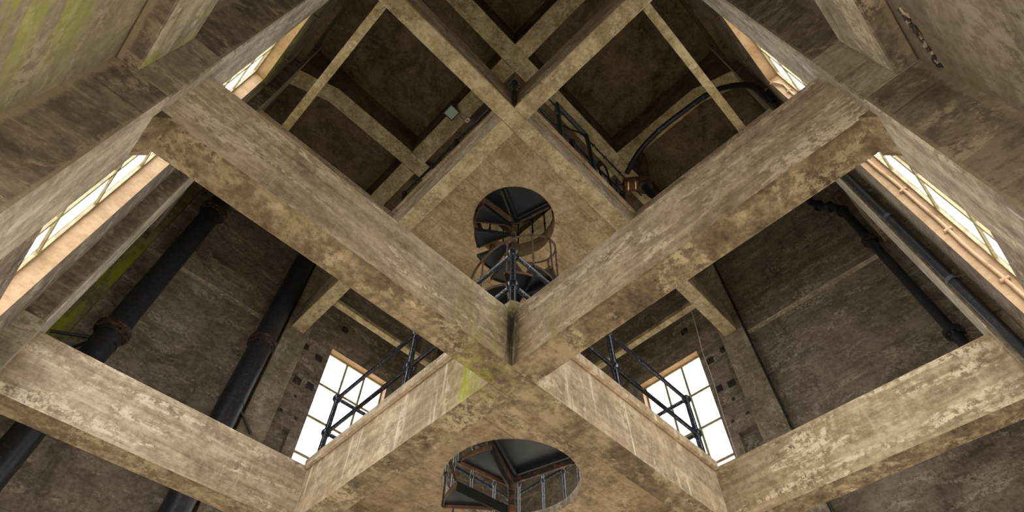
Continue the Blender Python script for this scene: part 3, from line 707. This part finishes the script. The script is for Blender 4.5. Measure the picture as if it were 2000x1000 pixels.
MB().tube([(x1, 4.45, z + .06), (x1 + .08, 4.44, z - .01), (x1 + .15, 4.46, z + .03), (x1 + .215, 4.45, z + .1)], .006, 6).build('flex', 'rust', g, True)
g = thing('junction_box', (2.80, 4.44, 13.4), 'small white junction box beside the floodlight', 'junction box')
MB().box(2.76, 2.85, 4.38, 4.50, 13.40, 13.5, 0, .008).build('box_body', 'white', g)
MB().box(2.79, 2.82, 4.42, 4.45, 13.39, 13.40).build('terminal', 'rust', g)
MB().tube([(2.84, 4.38, 13.44), (2.86, 4.2, 13.46), (2.87, 3.4, 13.48), (2.87, 2.9, 13.48)], .014, 6).build('cable', 'black', g, True)

# ---------------------------------------------------------------- hose, valve and steel frame on the upper level
hp = [(6.02, 2.36, 12.25), (5.96, 1.89, 12.6), (5.96, 1.28, 12.8), (5.98, .62, 12.8), (5.93, .08, 12.6), (5.88, -.23, 12.3), (5.86, -.50, 11.9), (5.82, -.66, 11.45), (5.78, -.73, 10.9), (5.80, -.74, 10.3)]
def smooth(p, n=6):
    P = [Vector(q) for q in p]; o = []
    for i in range(len(P) - 1):
        a, b_, c, d = P[max(0, i - 1)], P[i], P[i + 1], P[min(len(P) - 1, i + 2)]
        for j in range(n):
            t = j / n; o.append(tuple(.5 * ((2 * b_) + (c - a) * t + (2 * a - 5 * b_ + 4 * c - d) * t * t + (3 * b_ - a - 3 * c + d) * t ** 3)))
    return o + [tuple(P[-1])]
g = thing('overflow_hose', (5.8, -.74, 10.3), 'black hose bending in a wide arc below the roof beam', 'hose')
MB().tube(smooth(hp), .06, 14).build('hose_body', 'black', g, True)
for i in (2, 4): MB().lathe(hp[i], [(.072, -.02), (.072, .02)], 14, Vector(hp[i + 1]) - Vector(hp[i - 1])).build('clip_band', 'steel', g, True)
g = thing('sluice_valve', (6.5, 2.2, 11.9), 'rusty iron valve with two brass bands and handwheel beside the upper landing', 'valve')
c0 = Vector((6.60, 2.27, 12.45)); dr = Vector((-.62, .78, 0)).normalized()
MB().lathe(c0 + dr * .10, [(.14, 0), (.17, .03), (.17, .36), (.13, .38)], 24, dr).build('drum', 'rust', g, True)
for t in (.2, .37): MB().lathe(c0 + dr * t, [(.178, 0), (.178, .025)], 24, dr).build('brass_ring', 'brass', g, True)
MB().lathe(c0 + dr * .48, [(.045, 0), (.045, .03), (.025, .04), (.025, .16)], 12, dr).build('spindle', 'black', g, True)
wc = c0 + dr * .64
e1 = dr.cross(Vector((0, 0, 1))).normalized(); e2 = Vector((0, 0, 1))
wl = MB().tube([tuple(wc + (e1 * math.cos(2 * math.pi * i / 24) + e2 * math.sin(2 * math.pi * i / 24)) * .16) for i in range(25)], .016, 8).build('handwheel', 'black', g, True)
for i in range(2):
    a = math.pi * i / 2; d_ = (e1 * math.cos(a) + e2 * math.sin(a)) * .16; MB().tube([tuple(wc - d_), tuple(wc + d_)], .012, 6).build('spoke', 'black', wl)
MB().sphere(c0, .19, 20, 12).build('tee_body', 'rust', g, True)
MB().lathe(c0 + Vector((0, 0, -.24)), [(.17, 0), (.17, .05), (.12, .06), (.12, .2)], 24).build('bottom_flange', 'flange', g, True)
up = smooth([(6.6, 2.25, 12.5), (6.58, 2.16, 12.85), (6.58, 2.1, 13.2), (6.58, 2.1, 14.49)])
MB().tube(up, .115, 20).build('riser_pipe', 'rust', g, True)
for p in ((6.59, 2.2, 12.7), (6.58, 2.12, 13.1)): MB().lathe(p, [(.125, -.03), (.125, .03)], 20, (-.2, -.25, 1)).build('collar', 'flange', g, True)
MB().tube(smooth([(6.60, 2.27, 12.25), (6.62, 2.22, 11.9), (6.75, 2.12, 11.55), (6.95, 2.3, 11.25), (7.0, 2.55, 11.0), (7.0, 2.64, 10.75), (7.0, 2.64, 10.47)]), .085, 14).build('outlet_pipe', 'black', g, True)

VS = V1 - .10
g = thing('steel_frame', (4.36, VS, L1[1]), 'grey angle-steel frame standing on the upper landing edge', 'frame')
for x in (3.85, 4.87):
    mb = MB(); mb.box(x - .035, x + .035, VS - .035, VS - .025, L1[1] + .01, 12.87); mb.box(x - .035, x - .025, VS - .035, VS + .035, L1[1] + .01, 12.87); mb.build('upright', 'steel', g)
mb = MB(); mb.box(3.815, 4.905, VS - .035, VS - .025, 12.80, 12.87); mb.box(3.815, 4.905, VS - .035, VS + .035, 12.86, 12.87); mb.build('top_bar', 'steel', g)
MB().box(3.74, 3.815, VS - .04, VS + .03, 12.1, 12.3, 0, .01).build('switch_box', 'steel', g)
MB().tube(smooth([(3.95, VS, 11.75), (4.25, VS, 12.05), (4.65, VS, 12.55), (4.84, VS, 12.72)]), .018, 8).build('cross_cable', 'black', g, True)
tag(MB().tube(smooth([(5.08, VS, L1[1]), (5.08, VS, 11.5), (5.18, VS, 11.85), (5.33, VS, 11.92), (5.42, VS, 11.75), (5.42, VS, L1[1])]), .022, 8).build('grab_hoop', 'black', None, True),
    'dark bent grab hoop beside the steel frame', 'handrail')
g = thing('ceiling_conduit', (5.2, 2.72, 13.4), 'thin black conduit clipped under the roof beam near the valve', 'conduit')
MB().tube([(3.2, 2.72, 13.47), (6.0, 2.72, 13.47), (7.4, 2.72, 13.47)], .018, 8).build('conduit_tube', 'black', g, True)
for x in (3.6, 4.3, 5.0, 5.45, 5.9, 6.5): MB().box(x - .02, x + .02, 2.685, 2.755, 13.44, 13.5).build('saddle', 'black', g)

# spalled patch on the near wall: broken concrete with moss, standing slightly proud in crumbs
rr = random.Random(3); mb = MB()
for i in range(46):
    t = i / 45; x = 1.93 + .36 * t + rr.uniform(-.012, .012); z = 3.36 - .10 * t + rr.uniform(-.022, .022); q = rr.uniform(.008, .024)
    y = N0 - REC; mb.box(x - q, x + q, y, y + rr.uniform(.004, .016), z - q * .7, z + q * .7, rr.choice((0, 0, 1)), q * .25)
mb.build('spalled_patch', ['flange', 'side'], wall_obj['south'])
